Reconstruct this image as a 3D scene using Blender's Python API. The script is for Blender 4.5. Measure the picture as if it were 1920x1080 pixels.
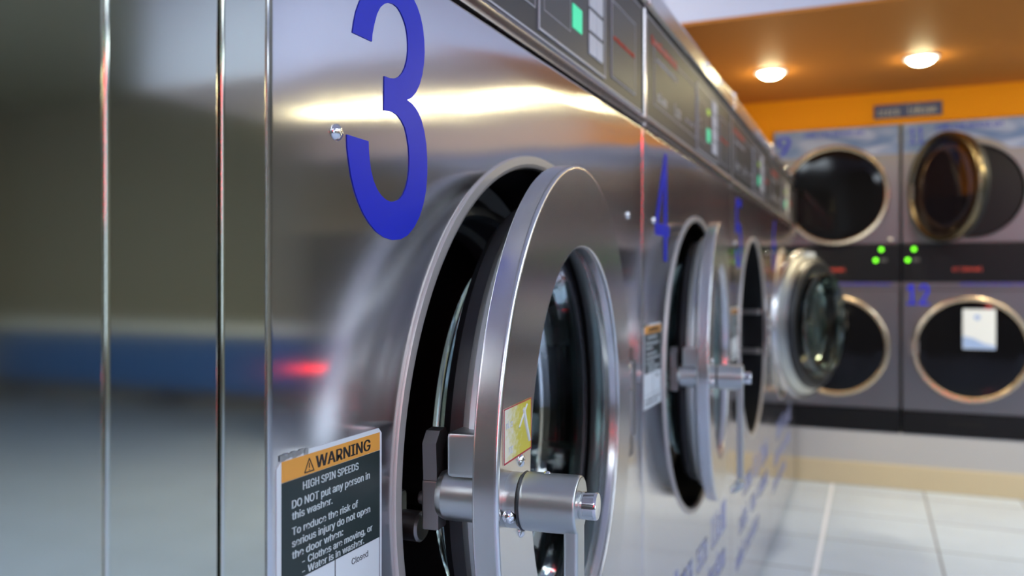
import bpy, bmesh, math, random
from mathutils import Vector, Matrix
random.seed(5)
PI = math.pi
R = math.radians
S = bpy.context.scene
C = S.collection
for o in list(bpy.data.objects): bpy.data.objects.remove(o)

# ------------------------------------------------------------------ camera
CAMX, CAMZ = 0.3437, 1.004
cd = bpy.data.cameras.new('camera'); cam = bpy.data.objects.new('camera', cd); C.objects.link(cam)
cam.location = (CAMX, 0, CAMZ)
cam.rotation_euler = (R(90), 0, R(23.4))
cd.sensor_width = 36; cd.lens = 29.25; cd.shift_y = -13/1920
cd.clip_start = 0.02
cd.dof.use_dof = True; cd.dof.focus_distance = 0.64; cd.dof.aperture_fstop = 4.6
S.camera = cam

# ------------------------------------------------------------------ view, world
S.view_settings.view_transform = 'Standard'; S.view_settings.look = 'None'
S.view_settings.exposure = 0.14; S.view_settings.gamma = 1.0
S.view_settings.use_curve_mapping = False
S.cycles.use_denoising = True
S.cycles.max_bounces = 10; S.cycles.glossy_bounces = 6; S.cycles.transmission_bounces = 8
S.cycles.sample_clamp_indirect = 6
w = bpy.data.worlds.new('world'); S.world = w; w.use_nodes = True
w.node_tree.nodes['Background'].inputs[0].default_value = (0.62, 0.76, 1.0, 1)
w.node_tree.nodes['Background'].inputs[1].default_value = 1.6

def light(name, kind, loc, energy, color, rot=(0,0,0), **k):
    d = bpy.data.lights.new(name, kind); d.energy = energy; d.color = color
    for a, b in k.items(): setattr(d, a, b)
    o = bpy.data.objects.new(name, d); C.objects.link(o); o.location = loc; o.rotation_euler = rot
    return o
# daylight through the shop window behind the camera
light('window_daylight', 'AREA', (4.1, -3.3, 1.45), 22, (0.66, 0.82, 1.0), (R(90), 0, 0), shape='RECTANGLE', size=1.7, size_y=1.7)
# added ceiling panels, out of view, fill the main room with light, built below

# ------------------------------------------------------------------ materials
def mat(name, col=(.5,.5,.5), rough=.5, metal=0, **k):
    m = bpy.data.materials.new(name); m.use_nodes = True
    b = m.node_tree.nodes['Principled BSDF']
    b.inputs['Base Color'].default_value = (*col, 1)
    b.inputs['Roughness'].default_value = rough
    b.inputs['Metallic'].default_value = metal
    for a, v in k.items(): b.inputs[a.replace('_', ' ')].default_value = v
    return m
def nodes(m): return m.node_tree.nodes, m.node_tree.links, m.node_tree.nodes['Principled BSDF']

def steel(name, col=(.60,.585,.57), rough=.30, aniso=.75, tan=(0.02,1,0), brush=(3,1500,6), warp=.0, wscale=2.0, wstretch=(1,.7,1.0), bstr=.012):
    """brushed stainless: fine grain, reflections drawn out across the grain, sheet metal slightly buckled"""
    m = mat(name, col, rough, 1.0)
    n, l, b = nodes(m)
    b.inputs['Anisotropic'].default_value = aniso
    v = n.new('ShaderNodeCombineXYZ')
    for i in range(3): v.inputs[i].default_value = tan[i]
    l.new(v.outputs[0], b.inputs['Tangent'])
    tc = n.new('ShaderNodeTexCoord')
    mp = n.new('ShaderNodeMapping'); mp.inputs['Scale'].default_value = brush
    l.new(tc.outputs['Object'], mp.inputs['Vector'])
    nz = n.new('ShaderNodeTexNoise'); nz.inputs['Scale'].default_value = 1.0; nz.inputs['Detail'].default_value = 3
    l.new(mp.outputs[0], nz.inputs['Vector'])
    rr = n.new('ShaderNodeMapRange'); rr.inputs['To Min'].default_value = rough-.01; rr.inputs['To Max'].default_value = rough+.012
    l.new(nz.outputs['Fac'], rr.inputs['Value']); l.new(rr.outputs[0], b.inputs['Roughness'])
    mx = n.new('ShaderNodeMix'); mx.data_type = 'RGBA'
    mx.inputs['A'].default_value = tuple(c*.97 for c in col)+(1,); mx.inputs['B'].default_value = tuple(min(1,c*1.02) for c in col)+(1,)
    l.new(nz.outputs['Fac'], mx.inputs['Factor']); l.new(mx.outputs['Result'], b.inputs['Base Color'])
    bp = n.new('ShaderNodeBump'); bp.inputs['Strength'].default_value = bstr; bp.inputs['Distance'].default_value = .0004
    l.new(nz.outputs['Fac'], bp.inputs['Height'])
    if warp:
        m2 = n.new('ShaderNodeMapping'); m2.inputs['Scale'].default_value = wstretch
        l.new(tc.outputs['Object'], m2.inputs['Vector'])
        z2 = n.new('ShaderNodeTexNoise'); z2.inputs['Scale'].default_value = wscale; z2.inputs['Detail'].default_value = .6
        l.new(m2.outputs[0], z2.inputs['Vector'])
        b2 = n.new('ShaderNodeBump'); b2.inputs['Strength'].default_value = 1.0; b2.inputs['Distance'].default_value = warp
        l.new(z2.outputs['Fac'], b2.inputs['Height']); l.new(b2.outputs[0], bp.inputs['Normal'])
    l.new(bp.outputs[0], b.inputs['Normal'])
    return m

M = {}
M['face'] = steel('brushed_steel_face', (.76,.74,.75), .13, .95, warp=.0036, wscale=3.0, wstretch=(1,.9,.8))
M['side'] = steel('brushed_steel_cabinet', (.62,.63,.54), .09, .5, warp=.0004, wscale=1.5)
M['ring'] = steel('brushed_steel_door', (.76,.75,.74), .24, .5, brush=(700,60,60))
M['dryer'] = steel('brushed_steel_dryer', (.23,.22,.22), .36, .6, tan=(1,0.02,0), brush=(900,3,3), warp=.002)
M['cast'] = mat('cast_satin_metal', (.60,.62,.60), .34, 1.0)
M['castdark'] = mat('cast_metal_worn', (.30,.28,.27), .42, 1.0)
M['chrome'] = mat('chrome', (.80,.80,.80), .10, 1.0)
M['strip'] = mat('edge_strip_steel', (.66,.60,.60), .22, 1.0)
M['lip'] = mat('opening_lip_steel', (.62,.58,.54), .45, .6)
M['rubber'] = mat('black_rubber', (.012,.013,.015), .42)
M['black'] = mat('black_plastic', (.004,.0045,.006), .35, Specular_IOR_Level=.25)
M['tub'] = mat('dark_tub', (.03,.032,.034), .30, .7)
M['console'] = mat('console_panel', (.035,.034,.036), .42)
M['module'] = mat('console_module', (.055,.056,.060), .40)
M['line'] = mat('console_line', (.50,.48,.50), .4)
M['keys'] = mat('key_white', (.62,.60,.62), .5)
M['gap'] = mat('dark_gap', (.008,.008,.008), .8)
M['blue'] = mat('blue_vinyl', (.010,.022,.52), .35, Specular_IOR_Level=.35)
M['bluefade'] = mat('faded_blue_vinyl', (.30,.34,.60), .35)
M['white'] = mat('white_sticker', (.72,.76,.78), .4)
M['darkgreen'] = mat('label_dark_green', (.020,.034,.032), .32)
M['orange_ink'] = mat('label_orange', (.80,.36,.06), .4)
M['ink'] = mat('black_ink', (.012,.012,.014), .45)
M['pale'] = mat('pale_ink', (.60,.66,.66), .45)
M['redink'] = mat('red_ink', (.62,.06,.03), .5)
M['crimson'] = mat('crimson_ink', (.45,.02,.05), .5)
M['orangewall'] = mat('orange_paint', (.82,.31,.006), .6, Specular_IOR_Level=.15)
M['whitepaint'] = mat('white_paint', (.63,.67,.80), .7)
M['greywall'] = mat('olive_grey_paint', (.36,.34,.25), .7)
M['mauve_reflect'] = mat('mauve_reflection_tint', (.70,.61,.63), .6)  # unseen soffit end, tinted so the washer fronts reflect paler and less orange
M['orange_shade'] = mat('orange_paint_shaded', (.56,.21,.04), .6, Specular_IOR_Level=.15)  # the orange wall paint with the soffit's shade put into its colour
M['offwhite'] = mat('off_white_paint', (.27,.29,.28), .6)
M['darkwall'] = mat('dark_brown_paint', (.07,.06,.055), .6)
M['plinth'] = mat('grey_plinth_tile', (.40,.40,.42), .45)
M['beige'] = mat('beige_skirting_tile', (.52,.44,.30), .4)
M['benchblue'] = mat('blue_laminate', (.05,.16,.42), .4)
M['cream'] = mat('cream_laminate', (.80,.80,.68), .4)
M['navy'] = mat('navy_sign', (.03,.05,.16), .5)
M['signpale'] = mat('sign_lettering', (.55,.55,.50), .5)
M['brass'] = mat('warm_ring_metal', (.72,.58,.40), .22, 1.0)
M['bronze'] = mat('dark_bronze', (.20,.16,.10), .25, 1.0)
M['lightblue'] = mat('light_blue_banner', (.30,.42,.70), .45)
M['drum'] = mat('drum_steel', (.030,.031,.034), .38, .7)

def glass(name, col, rough=.02):
    return mat(name, col, rough, 0, Transmission_Weight=1.0, IOR=1.48)
M['glass'] = glass('door_glass', (.42,.52,.50)); M['glass'].node_tree.nodes['Principled BSDF'].inputs['IOR'].default_value = 1.2
M['smoke'] = glass('smoked_door_glass', (.30,.20,.22))
M['dglass'] = mat('dark_tinted_glass', (.004,.004,.005), .06, Specular_IOR_Level=.3)
M['window'] = glass('window_glass', (.98,.99,1))
def emit(name, col, s):
    m = mat(name, col, .4); n, l, b = nodes(m)
    b.inputs['Emission Color'].default_value = (*col, 1); b.inputs['Emission Strength'].default_value = s
    return m
M['lamp'] = emit('lamp_white', (1,.90,.52), 95)
M['panel'] = emit('fill_panel_glow', (.80,.91,1), 8.5)  # glow of the added overhead fill panels
M['lcd'] = emit('lcd_green', (.04,.55,.28), .75)
M['lime'] = emit('lime_display', (.35,.55,.04), .5)
M['led'] = emit('led_green', (.18,1,.02), 2.2)
M['redneon'] = emit('neon_red', (1,.02,.03), 40)
M['greenneon'] = emit('neon_green', (.2,1,.7), 18)
M['redscreen2'] = emit('red_lit_panel', (1,.02,.01), 16)
M['redscreen'] = emit('red_display', (1,.02,.01), 12)

# yellow sticker: yellow with a bleached left side
def yellow():
    m = mat('yellow_sticker', (.65,.58,.05), .4); n, l, b = nodes(m)
    tc = n.new('ShaderNodeTexCoord'); sp = n.new('ShaderNodeSeparateXYZ'); l.new(tc.outputs['Generated'], sp.inputs[0])
    nz = n.new('ShaderNodeTexNoise'); nz.inputs['Scale'].default_value = 9; nz.inputs['Detail'].default_value = 4
    l.new(tc.outputs['Generated'], nz.inputs['Vector'])
    a = n.new('ShaderNodeMath'); a.operation = 'MULTIPLY_ADD'; a.inputs[1].default_value = .9; l.new(nz.outputs['Fac'], a.inputs[0]); l.new(sp.outputs['Y'], a.inputs[2])
    cr = n.new('ShaderNodeValToRGB'); cr.color_ramp.elements[0].position = .55; cr.color_ramp.elements[0].color = (.80,.78,.62,1)
    cr.color_ramp.elements[1].position = 1.05; cr.color_ramp.elements[1].color = (.62,.54,.04,1)
    l.new(a.outputs[0], cr.inputs[0]); l.new(cr.outputs[0], b.inputs['Base Color'])
    return m
M['yellow'] = yellow()
# light blue banner with pale swoosh
def banner():
    m = mat('banner_print', (.3,.4,.7), .45); n, l, b = nodes(m)
    tc = n.new('ShaderNodeTexCoord'); mp = n.new('ShaderNodeMapping'); mp.inputs['Scale'].default_value = (3,1,9); mp.inputs['Rotation'].default_value = (0,.25,0)
    l.new(tc.outputs['Object'], mp.inputs[0])
    nz = n.new('ShaderNodeTexNoise'); nz.inputs['Scale'].default_value = 1.3; nz.inputs['Detail'].default_value = 1; nz.inputs['Distortion'].default_value = 1.2
    l.new(mp.outputs[0], nz.inputs['Vector'])
    cr = n.new('ShaderNodeValToRGB'); e = cr.color_ramp.elements
    e[0].position = .38; e[0].color = (.09,.17,.42,1); e[1].position = .66; e[1].color = (.32,.38,.62,1)
    l.new(nz.outputs['Fac'], cr.inputs[0]); l.new(cr.outputs[0], b.inputs['Base Color'])
    return m
M['banner'] = banner()
# floor tiles
def floor_mat():
    m = mat('floor_tiles', (.5,.53,.58), .22); n, l, b = nodes(m)
    tc = n.new('ShaderNodeTexCoord'); mp = n.new('ShaderNodeMapping')
    mp.inputs['Location'].default_value = (-.17, .13, 0); mp.inputs['Rotation'].default_value = (0,0,0)
    l.new(tc.outputs['Object'], mp.inputs[0])
    br = n.new('ShaderNodeTexBrick'); br.offset = 0; br.squash = 1
    br.inputs['Scale'].default_value = 1; br.inputs['Brick Width'].default_value = .40; br.inputs['Row Height'].default_value = .40
    br.inputs['Mortar Size'].default_value = .004; br.inputs['Mortar Smooth'].default_value = .2; br.inputs['Bias'].default_value = 0
    br.inputs['Color1'].default_value = (.42,.50,.66,1); br.inputs['Color2'].default_value = (.46,.545,.70,1); br.inputs['Mortar'].default_value = (.16,.17,.18,1)
    l.new(mp.outputs[0], br.inputs['Vector'])
    nz = n.new('ShaderNodeTexNoise'); nz.inputs['Scale'].default_value = 5; nz.inputs['Detail'].default_value = 4
    l.new(tc.outputs['Object'], nz.inputs['Vector'])
    mr = n.new('ShaderNodeMapRange'); mr.inputs['To Min'].default_value = .88; mr.inputs['To Max'].default_value = 1.08; l.new(nz.outputs['Fac'], mr.inputs['Value'])
    mx = n.new('ShaderNodeMix'); mx.data_type = 'RGBA'; mx.blend_type = 'MULTIPLY'; mx.inputs['Factor'].default_value = 1
    l.new(br.outputs['Color'], mx.inputs['A']); l.new(mr.outputs[0], mx.inputs['B']); l.new(mx.outputs['Result'], b.inputs['Base Color'])
    bp = n.new('ShaderNodeBump'); bp.inputs['Strength'].default_value = .3; bp.inputs['Distance'].default_value = .002; bp.invert = True
    l.new(br.outputs['Fac'], bp.inputs['Height']); l.new(bp.outputs[0], b.inputs['Normal'])
    return m
M['floor'] = floor_mat()

# ------------------------------------------------------------------ mesh helpers
def NB(): return bmesh.new()
def box(bm, x0, x1, y0, y1, z0, z1, bev=0, seg=2):
    r = bmesh.ops.create_cube(bm, size=1)
    vs = r['verts']
    for v in vs:
        v.co = Vector((x0+(v.co.x+.5)*(x1-x0), y0+(v.co.y+.5)*(y1-y0), z0+(v.co.z+.5)*(z1-z0)))
    if bev:
        es = list({e for v in vs for e in v.link_edges})
        bmesh.ops.bevel(bm, geom=es, offset=bev, segments=seg, affect='EDGES', profile=.5, clamp_overlap=True)
AX = {'x': lambda r,a,t:(a, r*math.cos(t), r*math.sin(t)), 'y': lambda r,a,t:(r*math.sin(t), a, r*math.cos(t)), 'z': lambda r,a,t:(r*math.cos(t), r*math.sin(t), a)}
def lathe(bm, prof, c=(0,0,0), axis='x', seg=96, closed=False):
    """revolve [(radius, along)] about an axis"""
    c = Vector(c); f = AX[axis]; rows = []
    seq = list(prof)+([prof[0]] if closed else []); out = []
    for p, q in zip(seq, seq[1:]):          # supporting loops keep the flats flat
        out.append(p); d = math.hypot(q[0]-p[0], q[1]-p[1])
        if d > .008:
            for k in (.0008/d, 1-.0008/d): out.append((p[0]+(q[0]-p[0])*k, p[1]+(q[1]-p[1])*k))
    if not closed: out.append(seq[-1])
    prof = out
    for r, a in prof:
        if r < 1e-6: rows.append([bm.verts.new(Vector(f(0,a,0))+c)])
        else: rows.append([bm.verts.new(Vector(f(r,a,2*PI*i/seg))+c) for i in range(seg)])
    pairs = list(zip(rows, rows[1:]))
    if closed: pairs.append((rows[-1], rows[0]))
    for p, q in pairs:
        for i in range(seg):
            j = (i+1) % seg
            if len(p) == 1 and len(q) == 1: continue
            if len(p) == 1: bm.faces.new((p[0], q[i], q[j]))
            elif len(q) == 1: bm.faces.new((p[i], q[0], p[j]))
            else: bm.faces.new((p[i], q[i], q[j], p[j]))
def tube(bm, pts, r, seg=12, cap=True):
    pts = [Vector(p) for p in pts]; rows = []
    for i, p in enumerate(pts):
        d = (pts[min(i+1,len(pts)-1)]-pts[max(i-1,0)]).normalized()
        u = d.cross(Vector((0,0,1)));
        if u.length < .1: u = d.cross(Vector((1,0,0)))
        u.normalize(); v = d.cross(u)
        rr = r[i] if isinstance(r, (list,tuple)) else r
        rows.append([bm.verts.new(p+rr*(u*math.cos(2*PI*k/seg)+v*math.sin(2*PI*k/seg))) for k in range(seg)])
    for p, q in zip(rows, rows[1:]):
        for k in range(seg): bm.faces.new((p[k], p[(k+1)%seg], q[(k+1)%seg], q[k]))
    if cap: bm.faces.new(rows[0]); bm.faces.new(rows[-1])
def prism(bm, pts2, plane, d0, d1):
    """extrude a 2-D outline. plane 'x': pts are (y,z), depth x; plane 'y': pts are (x,z), depth y"""
    def P(p, d): return (d, p[0], p[1]) if plane == 'x' else (p[0], d, p[1])
    a = [bm.verts.new(P(p, d0)) for p in pts2]; b = [bm.verts.new(P(p, d1)) for p in pts2]
    bm.faces.new(a); bm.faces.new(b)
    for i in range(len(a)):
        j = (i+1) % len(a); bm.faces.new((a[i], a[j], b[j], b[i]))
def obj(name, bm, m, parent=None, loc=(0,0,0), smooth=True, ang=35):
    bmesh.ops.recalc_face_normals(bm, faces=bm.faces[:])
    me = bpy.data.meshes.new(name); bm.to_mesh(me); bm.free()
    me.materials.append(m)
    if smooth:
        me.polygons.foreach_set('use_smooth', [True]*len(me.polygons))
        me.set_sharp_from_angle(angle=R(ang))
    o = bpy.data.objects.new(name, me); C.objects.link(o); o.location = loc
    if smooth:
        wn = o.modifiers.new('weighted_normals', 'WEIGHTED_NORMAL'); wn.keep_sharp = True; wn.weight = 100
    if parent: o.parent = parent
    return o
def tag(o, label, cat=None, group=None, kind=None):
    o['label'] = label
    if cat: o['category'] = cat
    if group: o['group'] = group
    if kind: o['kind'] = kind
    return o
def thing(name, label, cat, loc=(0,0,0), rz=0, group=None):
    o = bpy.data.objects.new(name, None); C.objects.link(o); o.empty_display_size = .1
    o.location = loc; o.rotation_euler = (0,0,rz)
    return tag(o, label, cat, group)
def struct(name, bm, m):
    o = obj(name, bm, m, smooth=False); o['kind'] = 'structure'; return o
KIDS = {}
def dup(o, parent=None):
    c = o.copy(); C.objects.link(c)
    if parent: c.parent = parent
    for ch in list(o.children): dup(ch, c)
    return c
def child(o, name):
    return [c for c in o.children if c.name.split('.')[0] == name]

FONT = None
try: FONT = bpy.data.fonts.load(bpy.utils.system_resource('DATAFILES')+'/fonts/Inter.woff2')
except Exception: FONT = None
def cap_height():
    cu = bpy.data.curves.new('h', 'FONT'); cu.body = 'H'; cu.size = 1
    if FONT: cu.font = FONT
    t = bpy.data.objects.new('h', cu); C.objects.link(t); me = bpy.data.meshes.new_from_object(t)
    ys = [v.co.y for v in me.vertices]; bpy.data.objects.remove(t); bpy.data.curves.remove(cu); bpy.data.meshes.remove(me)
    return max(ys)-min(ys)
CAPH = cap_height()
def text_bm(s, height, width=None, plane='x', origin=(0,0), depth=.0006, base=.0, bold=0.0, align='L', xh=None, skew=0):
    """lettering as solid glyphs. origin = left/baseline in the plane, height = capital height"""
    cu = bpy.data.curves.new('lettering', 'FONT'); cu.body = s; cu.size = 1; cu.extrude = .5; cu.resolution_u = 6
    if FONT: cu.font = FONT
    t = bpy.data.objects.new('lettering', cu); C.objects.link(t)
    me = bpy.data.meshes.new_from_object(t)
    bpy.data.objects.remove(t); bpy.data.curves.remove(cu)
    xs = [v.co.x for v in me.vertices]
    x0, x1 = min(xs), max(xs)
    CAP = CAPH
    sy = height/CAP; sx = (width/(x1-x0)) if width else sy
    bm = NB(); bm.from_mesh(me)
    if bold:                                   # heavier strokes: the glyphs laid three times, a hair apart
        for dx in (bold, bold*2):
            k0 = len(bm.verts); bm.from_mesh(me); bm.verts.ensure_lookup_table()
            for v in bm.verts[k0:]: v.co.x += dx; v.co.z += dx*2
    bpy.data.meshes.remove(me)
    off = {'L': 0, 'C': -.5*(x1-x0)*sx}[align]
    for v in bm.verts:
        a = origin[0]+(v.co.x-x0)*sx+off; b = origin[1]+v.co.y*sy; d = base+(v.co.z+.5)*depth
        v.co = (d, a, b) if plane == 'x' else (a, -d, b)
    return bm
def merge(bm, other):
    me = bpy.data.meshes.new('m'); other.to_mesh(me); other.free(); bm.from_mesh(me); bpy.data.meshes.remove(me)

# blurred lettering that cannot be read: rows of letter-sized strokes
def strokes(bm, u0, u1, v0, v1, plane='x', base=.0, depth=.0006, cw=None, seed=1, gaps=True):
    rnd = random.Random(seed); h = v1-v0; cw = cw or h*.62; u = u0
    def bx(a, b, c, d):
        if plane == 'x': box(bm, base, base+depth, a, b, c, d)
        else: box(bm, a, b, -base-depth, -base, c, d)
    while u < u1-cw*.6:
        k = rnd.choice('nleosta ' if gaps else 'nletsoa')
        s = cw*.2
        if k != ' ':
            xh = v0+h*.7
            top = v1 if k in 'lt' else xh
            bx(u, u+s, v0, top)
            if k in 'noa': bx(u+cw*.55, u+cw*.55+s, v0, xh)
            if k in 'noeas': bx(u, u+cw*.7, xh-s, xh)
            if k in 'oeast': bx(u, u+cw*.7, v0, v0+s)
            if k in 'ea': bx(u, u+cw*.7, v0+h*.32, v0+h*.32+s*.8)
        u += cw*(.45 if k == 'l' else .95)

# ------------------------------------------------------------------ the room
A = 4.43            # dryer fronts
SOF = 1.936         # soffit underside
XR = 6.8; YB = -3.2; YF = 5.15; HC = 2.55
bm = NB(); box(bm, -1.2, XR+.1, YB-.1, YF+.1, -.12, 0); struct('floor', bm, M['floor'])
bm = NB(); box(bm, -1.2, XR+.1, YB-.1, YF+.1, HC, HC+.1); struct('ceiling', bm, M['whitepaint'])
bm = NB(); box(bm, -1.2, 2.9, 3.0, 3.04, SOF, HC); struct('trim_1', bm, M['whitepaint'])
bm = NB(); box(bm, -1.2, 1.15, 3.0, YF, SOF-.012, SOF-.0005); struct('ceiling_far', bm, M['orange_shade'])
bm = NB(); box(bm, 1.15, 2.9, 3.0, YF, SOF-.012, SOF-.0005); struct('ceiling_far_right', bm, M['mauve_reflect'])
bm = NB(); box(bm, -1.3, -1.2, 1.5, YF+.1, 0, HC); struct('wall_left', bm, M['orangewall'])
bm = NB(); box(bm, -1.3, -1.2, YB-.1, 1.5, 0, HC); struct('wall_left_back', bm, M['offwhite'])
bm = NB(); box(bm, XR, XR+.1, YB-.1, YF+.1, 0, HC); struct('wall_right', bm, M['greywall'])
# far wall: orange fascia above the dryers, recessed olive wall with a counter to the right
bm = NB(); box(bm, -1.2, 1.15, A+.02, A+.12, 1.766, SOF); struct('wall_far', bm, M['orangewall'])
bm = NB(); box(bm, 1.15, 2.86, A+.02, A+.12, 1.766, SOF); struct('wall_far_right', bm, M['mauve_reflect'])
bm = NB(); box(bm, -1.2, -.125, A+.02, A+.12, 0, 1.766); struct('wall_far_corner', bm, M['orangewall'])
bm = NB(); box(bm, 2.86, 2.90, A+.02, YF, 0, SOF); box(bm, 2.86, 2.90, 3.04, A+.02, SOF, HC); struct('wall_far_return', bm, M['greywall'])
bm = NB(); box(bm, -1.2, XR, YF, YF+.1, 0, HC); box(bm, 2.9, XR, 1.6, YF, HC-.03, HC-.001); struct('wall_far_recess', bm, M['greywall'])
bm = NB(); box(bm, -.125, 2.86, A+.02, YF, 0, .268); box(bm, -.125, 2.86, A+.002, A+.02, .115, .268); struct('trim_3', bm, M['plinth'])
bm = NB(); box(bm, -.125, 2.86, A-.004, A+.02, 0, .115, .003); struct('baseboard_far', bm, M['beige'])
# back wall with shop window
bm = NB()
box(bm, .1, 3.2, YB-.1, YB, 0, HC); box(bm, 5.0, XR, YB-.1, YB, 0, HC)
box(bm, 3.2, 5.0, YB-.1, YB, 0, .55); box(bm, 3.2, 5.0, YB-.1, YB, 2.35, HC); struct('wall_back', bm, M['darkwall'])
bm = NB(); box(bm, -1.2, .1, YB-.1, YB, 0, HC); struct('wall_back_side', bm, M['offwhite'])
bm = NB()
for x in (3.2, 4.07, 4.94): box(bm, x, x+.06, YB-.08, YB-.02, .55, 2.35)
box(bm, 3.2, 5.0, YB-.08, YB-.02, .55, .61); box(bm, 3.2, 5.0, YB-.08, YB-.02, 2.29, 2.35)
struct('window_1', bm, M['castdark'])
# pale metal strip let into the floor tiles beside the machines
bm = NB(); box(bm, .158, .172, -2.5, A-.01, -.002, .0012); struct('trim_2', bm, M['whitepaint'])

# ------------------------------------------------------------------ lamps
def downlight(x, y, label, group=None):
    t = thing('ceiling_downlight', label, 'ceiling light', (x, y, SOF-.012), 0, group)
    bm = NB(); lathe(bm, [(.050,0),(.068,0),(.067,-.005),(.054,-.008),(.050,-.004)], axis='z', seg=40, closed=True); obj('trim_ring', bm, M['whitepaint'], t)
    bm = NB(); lathe(bm, [(.0495,-.001),(.049,-.010),(.042,-.020),(.028,-.027),(.012,-.030),(0,-.0305)], axis='z', seg=32); obj('lamp_diffuser', bm, M['lamp'], t)
    l = light('downlight_beam', 'SPOT', (0,0,-.045), 34, (1,.86,.60), (0,0,0), spot_size=R(150), spot_blend=1.0, shadow_soft_size=.045)
    l.parent = t
    return t
DL = [(-.065,'left ceiling downlight of the two glowing above the dryers'), (.53,'right ceiling downlight, above the dryer with the open door')]
for x, lab in DL: downlight(x, 3.81, lab)
for x in (1.12, 1.71, 2.30): downlight(x, 3.81, 'ceiling downlight further right along the orange soffit', 'downlights along the soffit beyond the frame')
# added fill panels overhead, unseen, to brighten floor, counter and door rims
for k, (x, y) in enumerate(((2.2,.35),(3.9,.35),(5.5,.35),(1.3,-1.9),(3.9,-1.6),(5.5,-1.6),(2.2,1.9),(-.45,-1.9),(-.62,.35),(-.80,1.95))):
    t = thing('ceiling_fill_panel', 'added unseen ceiling panel that fills the main room with light', 'ceiling light', (x,y,HC-.001), 0, 'added fill panels overhead')
    bm = NB()
    for a,b,c,d in ((-.31,-.30,-.62,.62),(.30,.31,-.62,.62),(-.30,.30,-.62,-.61),(-.30,.30,.61,.62)): box(bm, a,b,c,d,-.03,0)
    obj('fill_frame', bm, M['whitepaint'], t, smooth=False)
    bm = NB(); box(bm, -.299,.299,-.609,.609,-.025,-.005); obj('fill_diffuser', bm, M['panel'], t, smooth=False)

# ------------------------------------------------------------------ washing machine
W = .92; ZD = .828; HR = .314; HY = .8121; ZDOOR = .8385          # width, door height, opening radius, hinge position
FT = 1.2565                                         # top of the steel face
def screw(parent, loc, axis='x', r=.0062, name='screw', m=None):
    bm = NB()
    lathe(bm, [(0,r*.62),(r*.35,r*.58),(r*.7,r*.42),(r*.95,r*.15),(r,0),(r,-r*.2)], axis=axis, seg=20)
    # cross recess drawn as two shallow dark slots is part of the head shape
    for s in (0,1):
        a, b = (r*.42, r*.09) if s else (r*.09, r*.42)
        box(bm, r*.55, r*.64, -a, a, -b, b)
    return obj(name, bm, m or M['chrome'], parent, loc)

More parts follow.
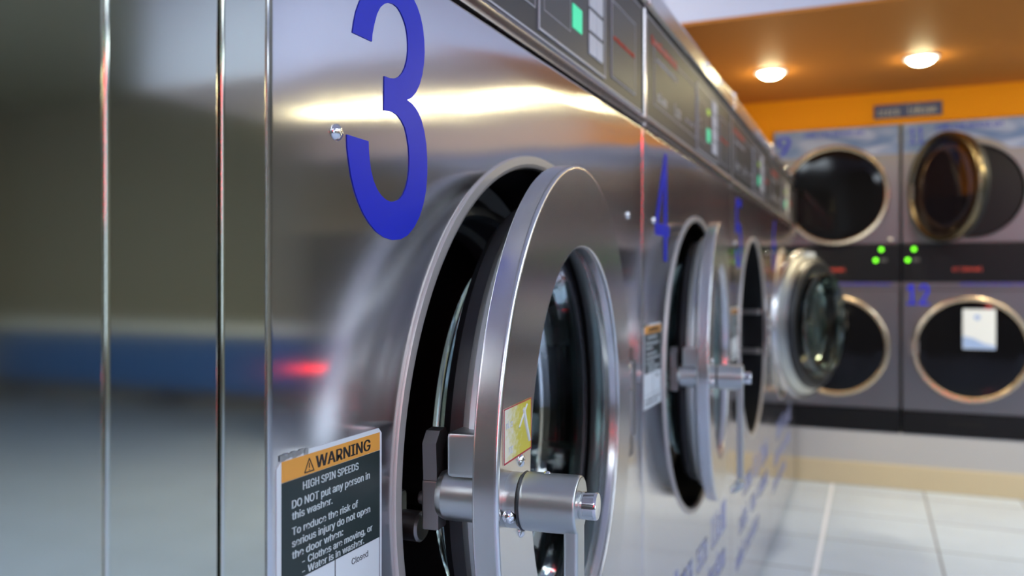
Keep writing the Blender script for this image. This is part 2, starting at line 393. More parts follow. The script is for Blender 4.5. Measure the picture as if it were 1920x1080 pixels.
def washer(idx, label):
    t = thing('washing_machine', label, 'washing machine', (0, .4123, 0), 0, None)
    # cabinet shell, open at the front
    bm = NB()
    box(bm, -.86, -.022, .004, .016, .02, 1.49); box(bm, -.86, -.022, W-.016, W-.004, .02, 1.49)
    box(bm, -.86, -.022, .016, W-.016, 1.478, 1.49); box(bm, -.86, -.848, .016, W-.016, .02, 1.478); box(bm, -.86, -.022, .016, W-.016, .02, .05)
    obj('cabinet', bm, M['dryer'], t, smooth=False)
    # front panel with round opening and rolled edges
    bm = NB(); n = 128; cy = W/2
    y0, y1, z0, z1 = .001, W-.0016, .022, FT
    def rectpt(th, ix):
        c, s = math.cos(th), math.sin(th)
        k = []
        if c > 1e-9: k.append((y1-ix-cy)/c)
        if c < -1e-9: k.append((y0+ix-cy)/c)
        if s > 1e-9: k.append((z1-ix-ZD)/s)
        if s < -1e-9: k.append((z0+ix-ZD)/s)
        q = min(k); return cy+c*q, ZD+s*q
    ang = sorted(set([2*PI*i/n for i in range(n)] + [math.atan2(zz-ZD, yy-cy) % (2*PI) for yy in (y0+.005, y1-.005) for zz in (z0+.005, z1-.005)]))
    rows = []
    def circ(r, x): rows.append([bm.verts.new((x, cy+r*math.cos(a), ZD+r*math.sin(a))) for a in ang])
    circ(HR-.012, -.020); circ(HR-.012, -.004); circ(HR-.010, 0)
    for f in (.25,.5,.75):
        row = []
        for a in ang:
            p = rectpt(a, .005); q = (cy+(HR-.01)*math.cos(a), ZD+(HR-.01)*math.sin(a))
            row.append(bm.verts.new((0, q[0]+(p[0]-q[0])*f, q[1]+(p[1]-q[1])*f)))
        rows.append(row)
    for ix, x in ((.005,0),(.0015,-.0015),(0,-.005),(0,-.022)):
        rows.append([bm.verts.new((x, *rectpt(a, ix))) for a in ang])
    for p, q in zip(rows, rows[1:]):
        for i in range(len(ang)):
            j = (i+1) % len(ang); bm.faces.new((p[i], p[j], q[j], q[i]))
    obj('front_panel', bm, M['face'], t)
    # rolled lip round the opening
    bm = NB(); lathe(bm, [(HR-.0125,-.004),(HR-.0125,.0015),(HR-.0095,.003),(HR-.001,.003),(HR,.0015),(HR,0),(HR-.004,-.004)], (0,cy,ZD), closed=True, seg=128)
    obj('opening_lip', bm, M['lip'], t)
    # tub recess, gasket, drum
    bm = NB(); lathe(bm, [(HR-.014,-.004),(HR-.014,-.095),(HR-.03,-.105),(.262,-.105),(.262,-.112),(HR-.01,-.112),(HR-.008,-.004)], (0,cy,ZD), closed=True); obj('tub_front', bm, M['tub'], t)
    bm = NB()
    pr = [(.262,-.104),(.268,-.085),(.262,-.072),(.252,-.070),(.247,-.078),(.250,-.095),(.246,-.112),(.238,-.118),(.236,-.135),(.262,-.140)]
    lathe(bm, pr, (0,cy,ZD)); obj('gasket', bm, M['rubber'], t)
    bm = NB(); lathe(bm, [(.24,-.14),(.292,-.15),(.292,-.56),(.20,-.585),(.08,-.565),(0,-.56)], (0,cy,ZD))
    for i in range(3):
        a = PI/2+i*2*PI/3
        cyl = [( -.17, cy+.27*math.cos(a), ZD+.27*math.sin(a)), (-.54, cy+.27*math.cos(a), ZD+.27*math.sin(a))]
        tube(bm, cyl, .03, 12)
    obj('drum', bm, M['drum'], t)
    # ring of small holes on the drum edge
    bm = NB()
    for i in range(90):
        a = 2*PI*i/90; r = .2905
        p = Vector((-.158, cy+r*math.cos(a), ZD+r*math.sin(a)))
        box(bm, p.x-.004, p.x+.004, p.y-.003, p.y+.003, p.z-.004, p.z+.004)
    obj('drum_holes', bm, M['gap'], t, smooth=False)
    # lock plunger in the opening
    bm = NB(); lathe(bm, [(0,-.010),(.011,-.010),(.013,-.012),(.013,-.055),(0,-.055)], (0,.213,.793), seg=28)
    box(bm, -.060,-.030,.170,.222,.800,.822,.004); obj('lock_plunger', bm, M['castdark'], t)
    # lower edge plinth of the machine
    bm = NB(); box(bm, -.80, -.03, .01, W-.01, 0, .022); obj('foot', bm, M['gap'], t, smooth=False)
    # trim below console
    bm = NB()
    prism(bm, [(-.02,FT+.002),(.001,FT+.002),(.0045,FT+.006),(.0055,FT+.012),(.002,FT+.018),(-.02,FT+.018)], 'y', .006, W-.004)
    obj('console_trim', bm, M['strip'], t)
    # console
    ZT = 1.452
    bm = NB(); box(bm, -.022, 0, .018, W-.004, FT+.019, ZT, .001, 1); con = obj('control_panel', bm, M['console'], t)
    bm = NB(); box(bm, -.02, .0025, .004, .015, FT+.001, ZT+.001, .002, 1); obj('console_strip', bm, M['strip'], t)
    bm = NB(); box(bm, 0, .001, .022, W-.010, FT+.0205, FT+.0228); box(bm, 0, .001, .022, .0235, FT+.0228, ZT-.006); box(bm, 0, .001, .022, W-.010, ZT-.006, ZT-.0045)
    obj('panel_outline', bm, M['line'], con, smooth=False)
    def frame(bm, u0, u1, v0, v1, wd, base=.0005, d=.0008, ch=0):
        box(bm, base, base+d, u0, u1, v0, v0+wd); box(bm, base, base+d, u0, u1, v1-wd, v1)
        box(bm, base, base+d, u0, u0+wd, v0+wd, v1-wd); box(bm, base, base+d, u1-wd, u1, v0+wd, v1-wd)
    bm = NB(); box(bm, 0, .0016, .456, .705, 1.288, 1.428, .0012, 1); box(bm, 0, .0012, .742, .868, 1.2995, 1.407, .001, 1); obj('control_module', bm, M['module'], con)
    bm = NB(); frame(bm, .454, .707, 1.286, 1.430, .0028, .0, .002); frame(bm, .740, .870, 1.297, 1.409, .0012, 0, .0015); frame(bm, .075, .446, 1.307, 1.415, .0012, 0, .001)
    frame(bm, .47, .56, 1.312, 1.40, .0008, .0016, .0004); obj('module_outline', bm, M['line'], con, smooth=False)
    bm = NB(); box(bm, .0016, .0026, .567, .603, 1.320, 1.350); obj('display', bm, M['lcd'], con, smooth=False)
    bm = NB(); box(bm, .0016, .0026, .570, .600, 1.382, 1.394); obj('lime_display', bm, M['lime'], con, smooth=False)
    bm = NB()
    for r in range(4):
        for c in range(2):
            box(bm, .0016, .0034, .631+c*.031, .660+c*.031, 1.303+r*.0315, 1.331+r*.0315, .001, 1)
    obj('keypad', bm, M['keys'], con)
    bm = NB(); strokes(bm, .748, .862, 1.3530, 1.3600, base=.0013, seed=3, cw=.0055); strokes(bm, .748, .862, 1.3530, 1.3600, base=.0013, seed=4, cw=.0045)
    obj('red_lettering', bm, M['redink'], con, smooth=False)
    bm = NB(); strokes(bm, .055, .26, 1.408, 1.424, base=.0001, seed=5, cw=.010); strokes(bm, .055, .26, 1.410, 1.421, base=.0001, seed=6, cw=.009)
    obj('red_lettering', bm, M['redink'], con, smooth=False)
    for (a, b, c, e, bs, sd, cw) in ((.09,.27,1.385,1.393,.0001,7,None),(.10,.18,1.318,1.336,.0001,8,.02),(.22,.30,1.318,1.342,.0001,9,.02),(.34,.42,1.325,1.335,.0001,10,None),(.475,.50,1.338,1.346,.0018,11,None),(.475,.50,1.352,1.358,.0018,12,None)):
        bm = NB(); strokes(bm, a, b, c, e, base=bs, seed=sd, cw=cw)
        obj('pale_lettering', bm, M['line'], con, smooth=False)
    # rounded rail on top with end pieces
    bm = NB()
    prism(bm, [(-.06,ZT+.004),(.004,ZT+.004),(.009,ZT+.008),(.010,ZT+.036),(.006,ZT+.046),(-.004,ZT+.050),(-.06,ZT+.050)], 'y', .016, W-.002)
    obj('top_rail', bm, M['ring'], t)
    bm = NB(); box(bm, -.06, .012, .002, .015, ZT+.003, ZT+.053, .004, 2); obj('rail_end', bm, M['strip'], t)
    for (y, z) in ((.52, ZT+.028), (.70, ZT+.028)): screw(t, (.010, y, z), r=.008, name='rail_screw')
    # screws on the face
    screw(t, (0, .073, 1.108)); screw(t, (0, .829, 1.105))
    # hinge with cap nuts
    bm = NB(); box(bm, 0, .010, .755, .830, .738, .905, .004, 2)
    lathe(bm, [(0,-.055),(.009,-.055),(.009,.055),(0,.055)], (.011,HY-.012,.83), axis='z', seg=20)
    h = obj('hinge', bm, M['castdark'], t)
    for (y, z, r) in ((.780,.874,.011),(.780,.843,.0105),(.780,.802,.008),(.780,.784,.007),(.780,.760,.007)): screw(h, (.012, y, z), r=r, name='hinge_bolt')
    bm = NB()
    box(bm, -.085, -.012, .70, .745, .755, .77, .003); box(bm, -.085, -.012, .70, .745, .89, .905, .003); box(bm, -.095, -.080, .69, .745, .745, .915, .003)
    obj('hinge_bracket', bm, M['cast'], t)

    # -------- door (origin at the hinge, closed along -y)
    dc = (0, -.369, 0); RO = .2885
    bm = NB()
    arc = lambda cr, cx_, r, a0, a1, k=6: [(cr+r*math.cos(R(a0+(a1-a0)*i/k)), cx_+r*math.sin(R(a0+(a1-a0)*i/k))) for i in range(k+1)]
    pr = arc(RO-.0015, .003, .0015, -90, 0, 4)+arc(RO-.0035, .0195, .0035, 0, 90)+arc(.2045, .0205, .0025, 90, 180, 5)+arc(.2035, .003, .0015, 180, 270, 4)
    lathe(bm, pr, dc, closed=True, seg=160)
    d = obj('door', bm, M['ring'], t, (0, HY, ZDOOR), ang=50)
    bm = NB(); lathe(bm, [(.270,.0015),(.270,-.003),(.266,-.006),(.260,-.007),(.258,-.014),(.252,-.016),(.250,-.022),(.236,-.024),(.215,-.018),(.2025,.004),(.2025,.014),(.2065,.002)], dc, closed=True); obj('inner_frame', bm, M['cast'], d)
    bm = NB(); lathe(bm, [(.249,-.0225),(.2485,-.034),(.240,-.043),(.220,-.046),(.208,-.043),(.2035,-.032),(.205,-.022),(.236,-.0235)], dc, closed=True); obj('door_seal', bm, M['rubber'], d)
    bm = NB()
    outer = [(.2055,-.0245),(.2025,-.050),(.199,-.064),(.191,-.074),(.176,-.080),(.12,-.085),(0,-.088)]
    inner = [(0,-.081),(.12,-.078),(.172,-.073),(.186,-.067),(.193,-.059),(.196,-.048),(.1985,-.0245)]
    lathe(bm, outer+inner+outer[:1], dc); obj('door_glass', bm, M['glass'], d, ang=60)
    bm = NB(); lathe(bm, [(.2030,.0190),(.2012,.0185),(.2000,.0120),(.1998,.0105),(.2025,.0100)], dc, closed=True, seg=128); obj('bore_sleeve', bm, M['ring'], d)
    # latch: barrel through the ring, rubber washer, end plate
    LS = -.626; LZ = -.007; L = (0, LS, LZ)
    bm = NB(); lathe(bm, [(0,.0228),(.0217,.0228),(.0217,.0325),(.0200,.034),(0,.034)], L, seg=48); obj('latch_collar', bm, M['cast'], d)
    bm = NB(); lathe(bm, [(.0220,.0335),(.0232,.0348),(.0220,.0362),(.018,.0362),(.018,.0335)], L, seg=48, closed=True); obj('latch_washer', bm, M['rubber'], d)
    bm = NB(); lathe(bm, [(0,.036),(.0222,.036),(.0226,.0372)]+arc(.0206,.0778,.002,0,90,4)+[(0,.0798)], L, seg=56)
    box(bm, .0685, .0799, LS-.0125, LS+.0125, -.185, LZ-.004, .0028, 3)
    tube(bm, [(.0742,LS,-.178),(.0742,LS,-.192),(.069,LS,-.204),(.058,LS,-.211)], [.0085,.0085,.0075,.006], 12)
    obj('handle', bm, M['cast'], d)
    bm = NB(); lathe(bm, [(.0098,.0796),(.0100,.0802),(.0106,.081),(.0106,.0915),(.0099,.093),(0,.0934)], L, seg=36); obj('latch_pin', bm, M['chrome'], d)
    bm = NB(); lathe(bm, [(0,.002),(.0205,.002),(.0205,-.030),(.0185,-.035),(.010,-.037),(0,-.037)], L, seg=40)
    box(bm, -.026,.001,LS-.016,LS+.020,.010,.046,.004); box(bm, -.022,.001,LS+.012,LS+.034,.018,.050,.003)
    obj('latch_barrel', bm, M['cast'], d)
    bm = NB(); box(bm, -.050,-.035,LS-.010,LS+.008,LZ-.028,LZ+.012,.002)
    prism(bm, [(LS-.008,LZ+.010),(LS+.006,LZ+.010),(LS+.006,LZ+.034),(LS+.016,LZ+.046),(LS+.010,LZ+.052),(LS-.002,LZ+.051),(LS-.010,LZ+.042)], 'x', -.049, -.037)
    lathe(bm, [(.0025,-.052),(.003,-.0545),(.005,-.0545),(.0055,-.053),(.0055,-.049),(0,-.049),(0,-.052)], (0,LS-.002,LZ-.004), seg=18, closed=True)
    obj('latch_hook', bm, M['castdark'], d)
    for (u, v) in ((-.600,.0185),(-.600,-.0395)): screw(d, (.0232, u, v), r=.0055, name='door_screw')
    s = screw(d, (.0285, -.6475, LZ-.0075), r=.0055, name='door_screw')
    s.rotation_euler = (0,0,R(-60))
    screw(d, (.052,LS+.002,LZ+.0222), r=.003, name='set_screw', axis='x').rotation_euler = (0,R(-90),0)
    bpy.context.view_layer.update()
    return t

def warning_label(parent, y0, ztop):
    """white safety label with orange header and dark field, text cut as in the photograph"""
    w_, h_ = .1218, .1405
    bm = NB()
    prism(bm, [(y0+.0045,ztop-.0028),(y0+.030,ztop-.0006),(y0+.034,ztop),(y0+w_-.004,ztop),(y0+w_,ztop-.004),(y0+w_,ztop-h_),(y0,ztop-h_),(y0,ztop-.007)], 'x', .0001, .0006)
    lab = obj('warning_label', bm, M['white'], parent, smooth=False); lab['label'] = 'white safety sticker with orange WARNING header'
    def Q(v): return ztop-v
    bm = NB(); box(bm, .0006, .0009, y0+.0045, y0+w_-.003, Q(.0825), Q(.0168)); obj('dark_field', bm, M['darkgreen'], lab, smooth=False)
    bm = NB(); box(bm, .0006, .0009, y0+.0045, y0+w_-.003, Q(.0165), Q(.0032)); obj('orange_header', bm, M['orange_ink'], lab, smooth=False)
    bm = text_bm('WARNING', .0082, .0655, origin=(y0+.0395, Q(.0142)), base=.0009, depth=.0002, bold=.022)
    # warning triangle as outline and stroke
    tx, tz = y0+.0275, Q(.0148)
    for a, b in (((0,0),(.010,0)), ((0,0),(.005,.0088)), ((.010,0),(.005,.0088)), ((.005,.0024),(.005,.0058)), ((.005,.0008),(.005,.0014))):
        tube(bm, [(.001,tx+a[0],tz+a[1]),(.001,tx+b[0],tz+b[1])], .0004, 6)
    obj('header_lettering', bm, M['ink'], lab, smooth=False)
    bm = NB()
    rows = [('HIGH SPIN SPEEDS', .0258, .0265, .064, 1), ('DO NOT put any person in', .0145, .0362, .090, 1), ('this washer.', .0145, .0435, .0435, .93), ('To reduce the risk of', .0145, .0535, .0745, .95),
            ('serious injury do not open', .0145, .0612, .0905, .95), ('the door when:', .0145, .0688, .0560, .95), ('- Clothes are moving, or', .0250, .0757, .083, .9), ('- Water is in washer.', .0250, .0822, .072, .9)]
    for s, u, v, wd, k in rows:
        merge(bm, text_bm(s, .0052*k, wd, origin=(y0+u, Q(v-.001)), base=.0009, depth=.0002, bold=.018))
    obj('pale_lettering', bm, M['pale'], lab, smooth=False)
    bm = text_bm('Closed', .0044, .021, origin=(y0+.082, Q(.0925)), base=.0006, depth=.0002, bold=.0)
    box(bm, .0006,.0008, y0+.0615,y0+.0622, Q(.118), Q(.0825)); box(bm, .0006,.0008, y0+w_-.0034,y0+w_-.003, Q(.118), Q(.0825)); box(bm, .0006,.0008, y0+.0045,y0+w_-.003, Q(.1185), Q(.118))
    strokes(bm, y0+.008, y0+.11, Q(.128), Q(.124), base=.0006, depth=.0002, seed=21); strokes(bm, y0+.008, y0+.10, Q(.135), Q(.131), base=.0006, depth=.0002, seed=22)
    obj('black_lettering', bm, M['ink'], lab, smooth=False)
    # peeled clear film corner: torn silver edge
    bm = NB()
    for k in range(7): box(bm, .0006, .0010, y0+.003+k*.004, y0+.008+k*.004, Q(.0030-.0006*(k%3)), Q(-.0010-.0005*(k%2)), .0003, 1)
    obj('torn_edge', bm, M['cast'], lab)
    return lab

def outline3():
    px = [(140,143),(225,183),(227,150),(235,108),(247,62),(262,32),(280,17),(300,12),(320,18),(338,33),(352,55),(364,82),(374,112),(381,150),(384,190),(384,225),(380,262),(372,295),(360,320),(345,338),(325,346),(303,344),(280,335),
          (278,487),(298,488),(318,494),(338,508),(355,530),(370,560),(380,600),(387,645),(390,695),(389,745),(384,790),(375,828),(362,858),(345,878),(325,887),(305,888),(285,878),(264,858),(246,830),(232,795),(221,750),(214,700),(211,655),(210,622),
          (115,592),(117,650),(124,710),(134,775),(148,835),(166,890),(188,940),(214,983),(244,1020),(278,1045),(315,1057),(350,1054),(382,1036),(410,1002),(434,955),(451,900),(463,840),(468,770),(468,700),(464,635),(455,575),(442,525),(424,485),(404,458),(380,441),
          (402,428),(420,405),(435,372),(447,328),(454,280),(457,230),(455,175),(449,120),(438,70),(424,28),(406,-8),(384,-38),(356,-60),(325,-72),(290,-75),(255,-70),(222,-54),(194,-28),(172,5),(156,50),(146,98)]
    out = []
    for cx, cyy in px:
        x = 600+cx*.4263; y = cyy*.4259
        a = 636.7/(1635-x)-.1487; z = CAMZ+.3745*(527-y)/(1635-x)
        out.append((a-.4123, z))
    return out

proto = washer(0, 'nearest stainless steel washing machine, numbered 3, with its round door ajar')
# variations on the copies
angles = {3: 5.4, 4: 4.9, 5: 161.5, 6: 0}
labels = {3: proto['label'], 4: 'stainless steel washing machine numbered 4, second from the camera, door ajar',
          5: 'stainless steel washing machine numbered 5 whose round door is swung wide open',
          6: 'farthest steel washing machine in the row, behind the wide open door, beside the dryers'}
washers = {}
for k in (3,4,5,6):
    t = proto if k == 3 else dup(proto)
    t.location = (0, .4123+(k-3)*W, 0); t['label'] = labels[k]; t['group'] = 'front loading washing machines in a row'
    child(t, 'door')[0].rotation_euler = (0,0,R(angles[k]))
    washers[k] = t
for k, t in washers.items():
    if k == 3:
        bm = NB(); prism(bm, outline3(), 'x', .0002, .0007)
    elif k == 4:
        bm = NB(); h0 = 1.0395
        for poly in ([(.066,0),(.089,0),(.089,.195),(.068,.195),(.066,.160)], [(0,.045),(.066,.045),(.066,.066),(.021,.066),(.066,.150),(.070,.195),(0,.066)], [(.089,.045),(.107,.045),(.107,.066),(.089,.066)]):
            prism(bm, [(.084+a, h0+b) for a, b in poly], 'x', .0002, .0007)
    else:
        bm = text_bm(str(k), .195, .106, origin=(.085, 1.0395), base=.0002, depth=.0005, bold=.012)
        zs = [v.co.z for v in bm.verts]; s = .195/(max(zs)-min(zs)); z0 = min(zs)
        for v in bm.verts: v.co.z = 1.0395+(v.co.z-z0)*s
    o = obj('number_decal', bm, M['blue'], t, smooth=False); o['label'] = 'large blue numeral %d' % k
    if k == 3: warning_label(t, .0085, .8925)
    else: warning_label(t, .004, .9320)
    if k > 3:
        for (v0, v1, u0, u1, s) in ((.375,.450,.24,.86,31),(.285,.350,.16,.84,32),(.20,.255,.10,.60,33)):
            for j, (f0, f1) in enumerate(((0,.30),(.36,.58),(.64,1))):      # one object per word
                bm = NB(); strokes(bm, u0+(u1-u0)*f0, u0+(u1-u0)*f1, v0, v1, base=.0001, seed=s*3+k+j, gaps=False, cw=(v1-v0)*.55)
                obj('blue_lettering', bm, M['bluefade'], t, smooth=False)
# yellow sticker on the nearest door, with crimson border and white hand mark
d3 = child(washers[3], 'door')[0]
u0, u1, v0, v1 = -.645, -.5725, .0235, .0665
bm = NB(); box(bm, .0231, .0235, u0, u1, v0, v1); yb = obj('door_sticker', bm, M['yellow'], d3, smooth=False); yb['label'] = 'yellow instruction sticker with crimson border'
bm = NB()
for a,b,c,e in ((u0,u1,v0,v0+.0012),(u0,u1,v1-.0008,v1),(u0,u0+.0007,v0,v1),(u1-.0007,u1,v0,v1)): box(bm, .0234,.0238,a,b,c,e)
# white border marks sit on the sticker as child mesh would be one level too deep, so they are part of the door
sb = obj('sticker_border', bm, M['crimson'], d3, smooth=False)
bm = NB(); tube(bm, [(.0236,u0+.050,v1-.006),(.0236,u0+.055,v1-.018),(.0236,u0+.066,v0+.008)], [.0018,.0020,.0016], 8); tube(bm, [(.0236,u0+.038,v1-.020),(.0236,u0+.050,v1-.011),(.0236,u0+.060,v1-.004)], .0009, 8)
strokes(bm, u0+.006, u0+.024, v0+.006, v0+.014, base=.0234, depth=.0003, seed=40, cw=.006)
strokes(bm, u0+.005, u0+.022, v1-.016, v1-.010, base=.0234, depth=.0003, seed=41, cw=.006)
obj('sticker_drawing', bm, M['white'], d3, smooth=False)
d5 = child(washers[5], 'door')[0]
bm = NB(); box(bm, -.0085, -.0069, -.412, -.326, .236, .276); o = obj('door_sticker', bm, M['white'], d5, (0,0,0), smooth=False); o['label'] = 'small white sticker on the inside of the open door'
# narrower: sits on the flange at the top of the ring
o.data.transform(Matrix.Translation((0,0,0)))

# ------------------------------------------------------------------ stainless cabinet left of washer 3 and end filler
t = thing('steel_cabinet', 'plain brushed stainless cabinet with vertical seams left of washer number 3', 'cabinet', (0,0,0))
bm = NB(); box(bm, -.86, -.03, -.55, .368, 0, 1.9); obj('cabinet_body', bm, M['dryer'], t, smooth=False)
bm = NB(); box(bm, -.03, 0, -.55, .2934, .01, 1.9, .0015, 2); obj('front_panel', bm, M['side'], t)
bm = NB(); box(bm, -.03, 0, .2940, .3719, .01, 1.9, .003, 4); obj('side_panel', bm, M['side'], t)
t2 = thing('filler_post', 'narrow stainless steel filler strip against the left edge of washer number 3', 'filler strip', (0,0,0))
bm = NB(); box(bm, -.03, 0, .3738, .4124, .01, 1.9, .0022, 3); obj('post_face', bm, M['side'], t2)
bm = NB(); box(bm, -.80, -.03, .3700, .4128, .0, 1.9); obj('post_core', bm, M['gap'], t2, smooth=False)
t = thing('end_filler', 'steel filler panel closing the washer row against the dryer plinth', 'filler panel', (0,0,0))
bm = NB(); box(bm, -.86, -.004, 4.096, 4.398, .012, 1.26, .003, 2); obj('filler_panel', bm, M['face'], t)
bm = NB(); box(bm, -.86, -.006, 4.096, 4.398, 1.262, 1.45, .002, 1); obj('upper_panel', bm, M['console'], t)

# ------------------------------------------------------------------ stacked dryers
DW = .59
def dryer(label):
    t = thing('stacked_dryer', label, 'tumble dryer', (-.12, A, .270))
    Z = -.270
    bm = NB()
    cx = DW/2
    box(bm, .004, DW-.004, .018, .66, .0, 1.494); obj('cabinet', bm, M['tub'], t, smooth=False)
    for (nm, z0, z1, zc) in (('lower_panel', .381, .962, .685), ('upper_panel', 1.183, 1.764, 1.428)):
        bm = NB(); n = 96; hr = .222
        def rp(th, ix, y0=.003, y1=DW-.003):
            c, s = math.cos(th), math.sin(th); k = []
            if c > 1e-9: k.append((y1-ix-cx)/c)
            if c < -1e-9: k.append((y0+ix-cx)/c)
            if s > 1e-9: k.append((z1-ix-zc)/s)
            if s < -1e-9: k.append((z0+ix-zc)/s)
            q = min(k); return cx+c*q, zc+s*q
        ang = sorted(set([2*PI*i/n for i in range(n)] + [math.atan2(zz-zc, yy-cx) % (2*PI) for yy in (.007, DW-.007) for zz in (z0+.004, z1-.004)]))
        rows = [[bm.verts.new((cx+r*math.cos(a), y, zc+Z+r*math.sin(a))) for a in ang] for r, y in ((hr,.0175),(hr,.002),(hr+.002,0))]
        for ix, y in ((.004,0),(0,.004),(0,.0175)):
            rows.append([bm.verts.new((rp(a,ix)[0], y, rp(a,ix)[1]+Z)) for a in ang])
        for p, q in zip(rows, rows[1:]):
            for i in range(len(ang)):
                j = (i+1) % len(ang); bm.faces.new((p[i], p[j], q[j], q[i]))
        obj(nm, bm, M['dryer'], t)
    # black recess discs behind the doors
    for zc in (.685, 1.428):
        bm = NB(); lathe(bm, [(0,.0165),(.215,.0165),(.220,.002),(.2215,.016)], (cx,0,zc+Z), axis='y'); obj('drum_opening', bm, M['black'], t)
    # black console between, LEDs; blue/grey strip; kick strip
    bm = NB(); box(bm, .002, DW-.002, -.004, .0175, 1.002+Z, 1.181+Z, .003, 2); con = obj('control_panel', bm, M['black'], t)
    bm = NB(); box(bm, .002, DW-.002, 0, .0175, .982+Z, 1.000+Z, .002, 1); box(bm, .002, DW-.002, .006, .0175, .964+Z, .981+Z); obj('label_strip', bm, M['dryer'], t)
    bm = NB(); strokes(bm, .25, .55, .984+Z, .998+Z, 'y', .0001, .0005, seed=50, gaps=False); obj('blue_lettering', bm, M['blue'], t, smooth=False)
    bm = NB(); box(bm, .002, DW-.002, -.003, .0175, .002, .379+Z, .003, 2); box(bm, .20, .36, -.005, -.003, .04, .06, .001, 1); obj('kick_panel', bm, M['black'], t)
    bm = NB(); strokes(bm, .22, .36, 1.052+Z, 1.072+Z, 'y', .0042, .0005, seed=52, cw=.012); obj('red_lettering', bm, M['redink'], con, smooth=False)
    # print across the top
    bm = NB()
    for side in (0, 1):
        us = [.006+(.583-.006)*i/40 for i in range(41)]
        pts = []
    top = 1.758+Z
    lower = []
    for i in range(41):
        u = .008+(.574)*i/40
        du = u-cx; zz = 1.62 if abs(du) > .25 else 1.62
        if abs(du) < .2495: zz = max(zz, 1.428+math.sqrt(.2495**2-du*du)+.001)
        lower.append((u, zz+Z))
    a_ = [bm.verts.new((u, -.0004, z)) for u, z in lower]; b_ = [bm.verts.new((u, -.0004, top)) for u, z in lower]
    for i in range(40): bm.faces.new((a_[i], a_[i+1], b_[i+1], b_[i]))
    g = bmesh.ops.extrude_face_region(bm, geom=bm.faces[:]); bmesh.ops.translate(bm, verts=[v for v in g['geom'] if isinstance(v, bmesh.types.BMVert)], vec=(0,-.0004,0))
    obj('printed_banner', bm, M['banner'], t, smooth=False)
    bm = NB(); strokes(bm, .15, .44, 1.724+Z, 1.750+Z, 'y', .0009, .0004, seed=53, cw=.022, gaps=False); obj('banner_lettering', bm, M['blue'], t, smooth=False)
    bm = NB(); lathe(bm, [(0,-.012),(.010,-.010),(.012,-.002),(.012,0)], (DW-.045,0,1.205+Z), axis='y', seg=20); obj('lock_button', bm, M['brass'], t)
    for zc, nm in ((.685,'lower_door'), (1.428,'upper_door')):
        # door: origin at hinge on the left edge
        hx = .045; c = (cx-hx, 0, 0)
        bm = NB(); lathe(bm, [(.249,-.001),(.249,-.018),(.246,-.024),(.240,-.027),(.232,-.026),(.226,-.020),(.224,-.014),(.224,-.001)], c, axis='y', closed=True)
        d = obj(nm, bm, M['brass'], t, (hx, -.001, zc+Z))
        bm = NB(); lathe(bm, [(.2235,-.002),(.2235,-.014),(.19,-.016),(.0,-.017),(.0,-.004),(.19,-.003)], c, axis='y', closed=False); obj('door_glass', bm, M['dglass'], d)
        bm = NB(); lathe(bm, [(.246,0),(.236,.0008),(.224,.0008),(.2235,-.001),(.2475,-.001)], c, axis='y', closed=True); obj('door_seal', bm, M['rubber'], d)
        bm = NB(); box(bm, -.012, .03, -.020, -.002, -.035, .035, .003); obj('door_hinge', bm, M['castdark'], d)
    return t
dlab = ['left stacked dryer pair with number 9 above, partly behind the washer row',
        'right stacked dryer pair with number 11 above and 12 below, upper door standing open',
        'third stacked dryer pair along the far wall', 'fourth stacked dryer pair along the far wall']
pd = dryer(dlab[0]); bpy.context.view_layer.update()
dr = [pd]
for i in (1,2,3):
    c = dup(pd); c.location.x = -.12+i*(DW+.003); c['label'] = dlab[i]; dr.append(c)
for c in dr: c['group'] = 'stacked dryers along the far wall'
# open upper door of the second pair: a see-through ring with glass
ud = child(dr[1], 'upper_door')[0]; ud.rotation_euler = (0,0,R(-58))
bm = NB(); cc = (DW/2-.045, 0, 0)
ud.data = ud.data.copy(); ud.data.materials[0] = M['bronze']
lathe(bm, [(.2235,-.004),(.2235,-.012),(.17,-.013),(0,-.013),(0,-.006),(.17,-.005)], cc, axis='y'); me_o = obj('tmp', bm, M['smoke'])
g = child(ud, 'door_glass')[0]; g.data = me_o.data; bpy.data.objects.remove(me_o)
bm = NB(); lathe(bm, [(.248,.001),(.244,.028),(.236,.034),(.205,.036),(.190,.030),(.188,.010),(.2235,.001)], cc, axis='y', closed=True); o = obj('tmp', bm, M['rubber'])
s = child(ud, 'door_seal')[0]; s.data = o.data; bpy.data.objects.remove(o)
bm = NB(); lathe(bm, [(.1875,.012),(.1835,.034),(.178,.034),(.178,.012)], cc, axis='y', closed=True); obj('inner_ring', bm, M['brass'], ud)
# dryer 12 sticker, numbers, LEDs
ld = child(dr[1], 'lower_door')[0]
bm = NB(); box(bm, .215, .350, -.0178, -.0170, .002, .188); o = obj('door_sticker', bm, M['white'], ld, smooth=False); o['label'] = 'white notice sticker with blue print on the dark glass'
bm = NB(); prism(bm, [(.216,.004),(.349,.004),(.349,.018),(.30,.030),(.26,.052),(.216,.062)], 'y', -.0182, -.0176); obj('sticker_print', bm, M['lightblue'], ld, smooth=False)
bm = NB(); lathe(bm, [(0,-.0184),(.013,-.0182),(.013,-.0176)], (.275,0,.150), axis='y', seg=20); obj('sticker_print', bm, M['lightblue'], ld, smooth=False)
def num(parent, s, u, z, h, wd):
    bm = text_bm(s, h, wd, 'y', (u, z-.270), .0006, .0009, .02)
    o = obj('number_decal', bm, M['blue'], parent, smooth=False); o['label'] = 'blue numeral ' + s
num(dr[0], '9', .018, 1.640, .098, .062); num(dr[1], '11', .035, 1.662, .080, .060)
num(dr[0], '10', .025, .905, .085, .080); num(dr[1], '12', .025, .890, .098, .092)
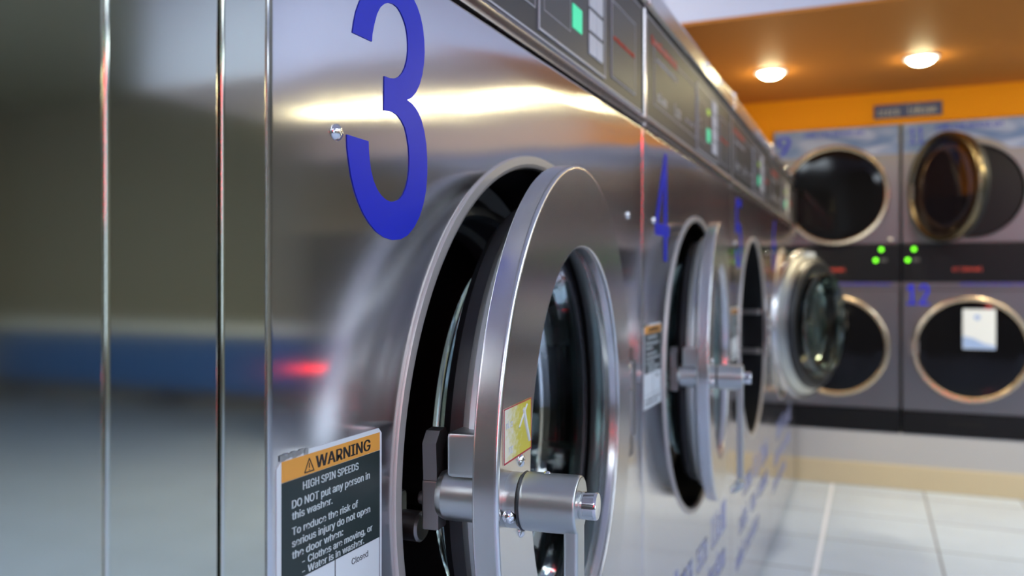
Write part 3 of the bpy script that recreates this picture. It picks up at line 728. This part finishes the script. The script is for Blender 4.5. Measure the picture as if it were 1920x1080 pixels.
for i, (pts) in enumerate((((.505,1.157),(.480,1.105)), ((.055,1.157),(.028,1.105)))):
    con = child(dr[i], 'control_panel')[0]
    for (u, z) in pts:
        bm = NB(); lathe(bm, [(0,-.012),(.006,-.011),(.009,-.007),(.009,-.004)], (u,0,z-.270), axis='y', seg=18); o = obj('indicator_light', bm, M['led'], con); o['label'] = 'green glowing indicator light'
    bm = NB(); box(bm, pts[1][0]+.020, pts[1][0]+.05, -.006, -.004, 1.098-.27, 1.113-.27); obj('small_button', bm, M['module'], con, smooth=False)

# ------------------------------------------------------------------ sign on the orange wall
# plate between the downlights and the dryer tops
t = thing('wall_sign', 'small dark blue sign with pale lettering on the orange wall above the dryers', 'sign', (0,0,0))
X0, X1, Z0, Z1 = .352, .650, 1.796, 1.862
bm = NB(); box(bm, X0, X1, A+.008, A+.020, Z0, Z1, .002, 1); obj('sign_plate', bm, M['navy'], t)
bm = NB(); strokes(bm, X0+.020, X1-.015, Z0+.012, Z1-.014, 'y', -(A+.008), .001, seed=60, cw=.020); obj('sign_lettering', bm, M['signpale'], t, smooth=False)

# ------------------------------------------------------------------ counter, neon sign seen only as reflections
t = thing('folding_counter', 'blue fronted counter with cream top along the far wall', 'counter', (3.0, 4.85, 0))
bm = NB(); box(bm, 0, 3.7, 0, .28, .18, .59); obj('counter_front', bm, M['benchblue'], t, smooth=False)
bm = NB(); box(bm, -.02, 3.72, -.05, .29, .59, .70, .01, 2); obj('counter_top', bm, M['cream'], t)
for x in (.03, 1.8, 3.6):
    bm = NB(); box(bm, x, x+.05, .02, .26, 0, .18); obj('leg', bm, M['castdark'], t, smooth=False)
t = thing('neon_sign', 'red and green neon tube sign hanging in the shop window behind', 'neon sign', (2.0, YB+.12, 1.75))
bm = NB(); tube(bm, [(0,0,-.45),(0,0,.25)], .03, 14); tube(bm, [(.12,0,.30),(.75,0,.30)], .03, 14); obj('red_tube', bm, M['redneon'], t)
bm = NB(); tube(bm, [(0,0,.30),(0,0,.42)], .03, 14); obj('green_tube', bm, M['greenneon'], t)
bm = NB(); box(bm, -.1,.85,-.06,-.04,-.5,.5); obj('backing', bm, M['black'], t, smooth=False)
t = thing('vending_machine', 'grey vending machine with a red lit panel by the back wall', 'vending machine', (-.95, -3.15, 0))
bm = NB(); box(bm, 0, .7, 0, .5, 0, 1.5, .02, 3); obj('cabinet', bm, M['module'], t)
bm = NB(); box(bm, .05, .62, .5, .506, .36, .50); obj('lit_panel', bm, M['redscreen2'], t, smooth=False)
t = thing('change_machine', 'black change machine with a red lit display against the far wall', 'change machine', (2.42, 4.05, 0))
bm = NB(); box(bm, 0, .34, 0, .36, 0, 1.3, .01, 2); obj('cabinet', bm, M['black'], t)
bm = NB(); box(bm, .02, .32, -.006, 0, .475, .500); obj('display', bm, M['redscreen'], t, smooth=False)
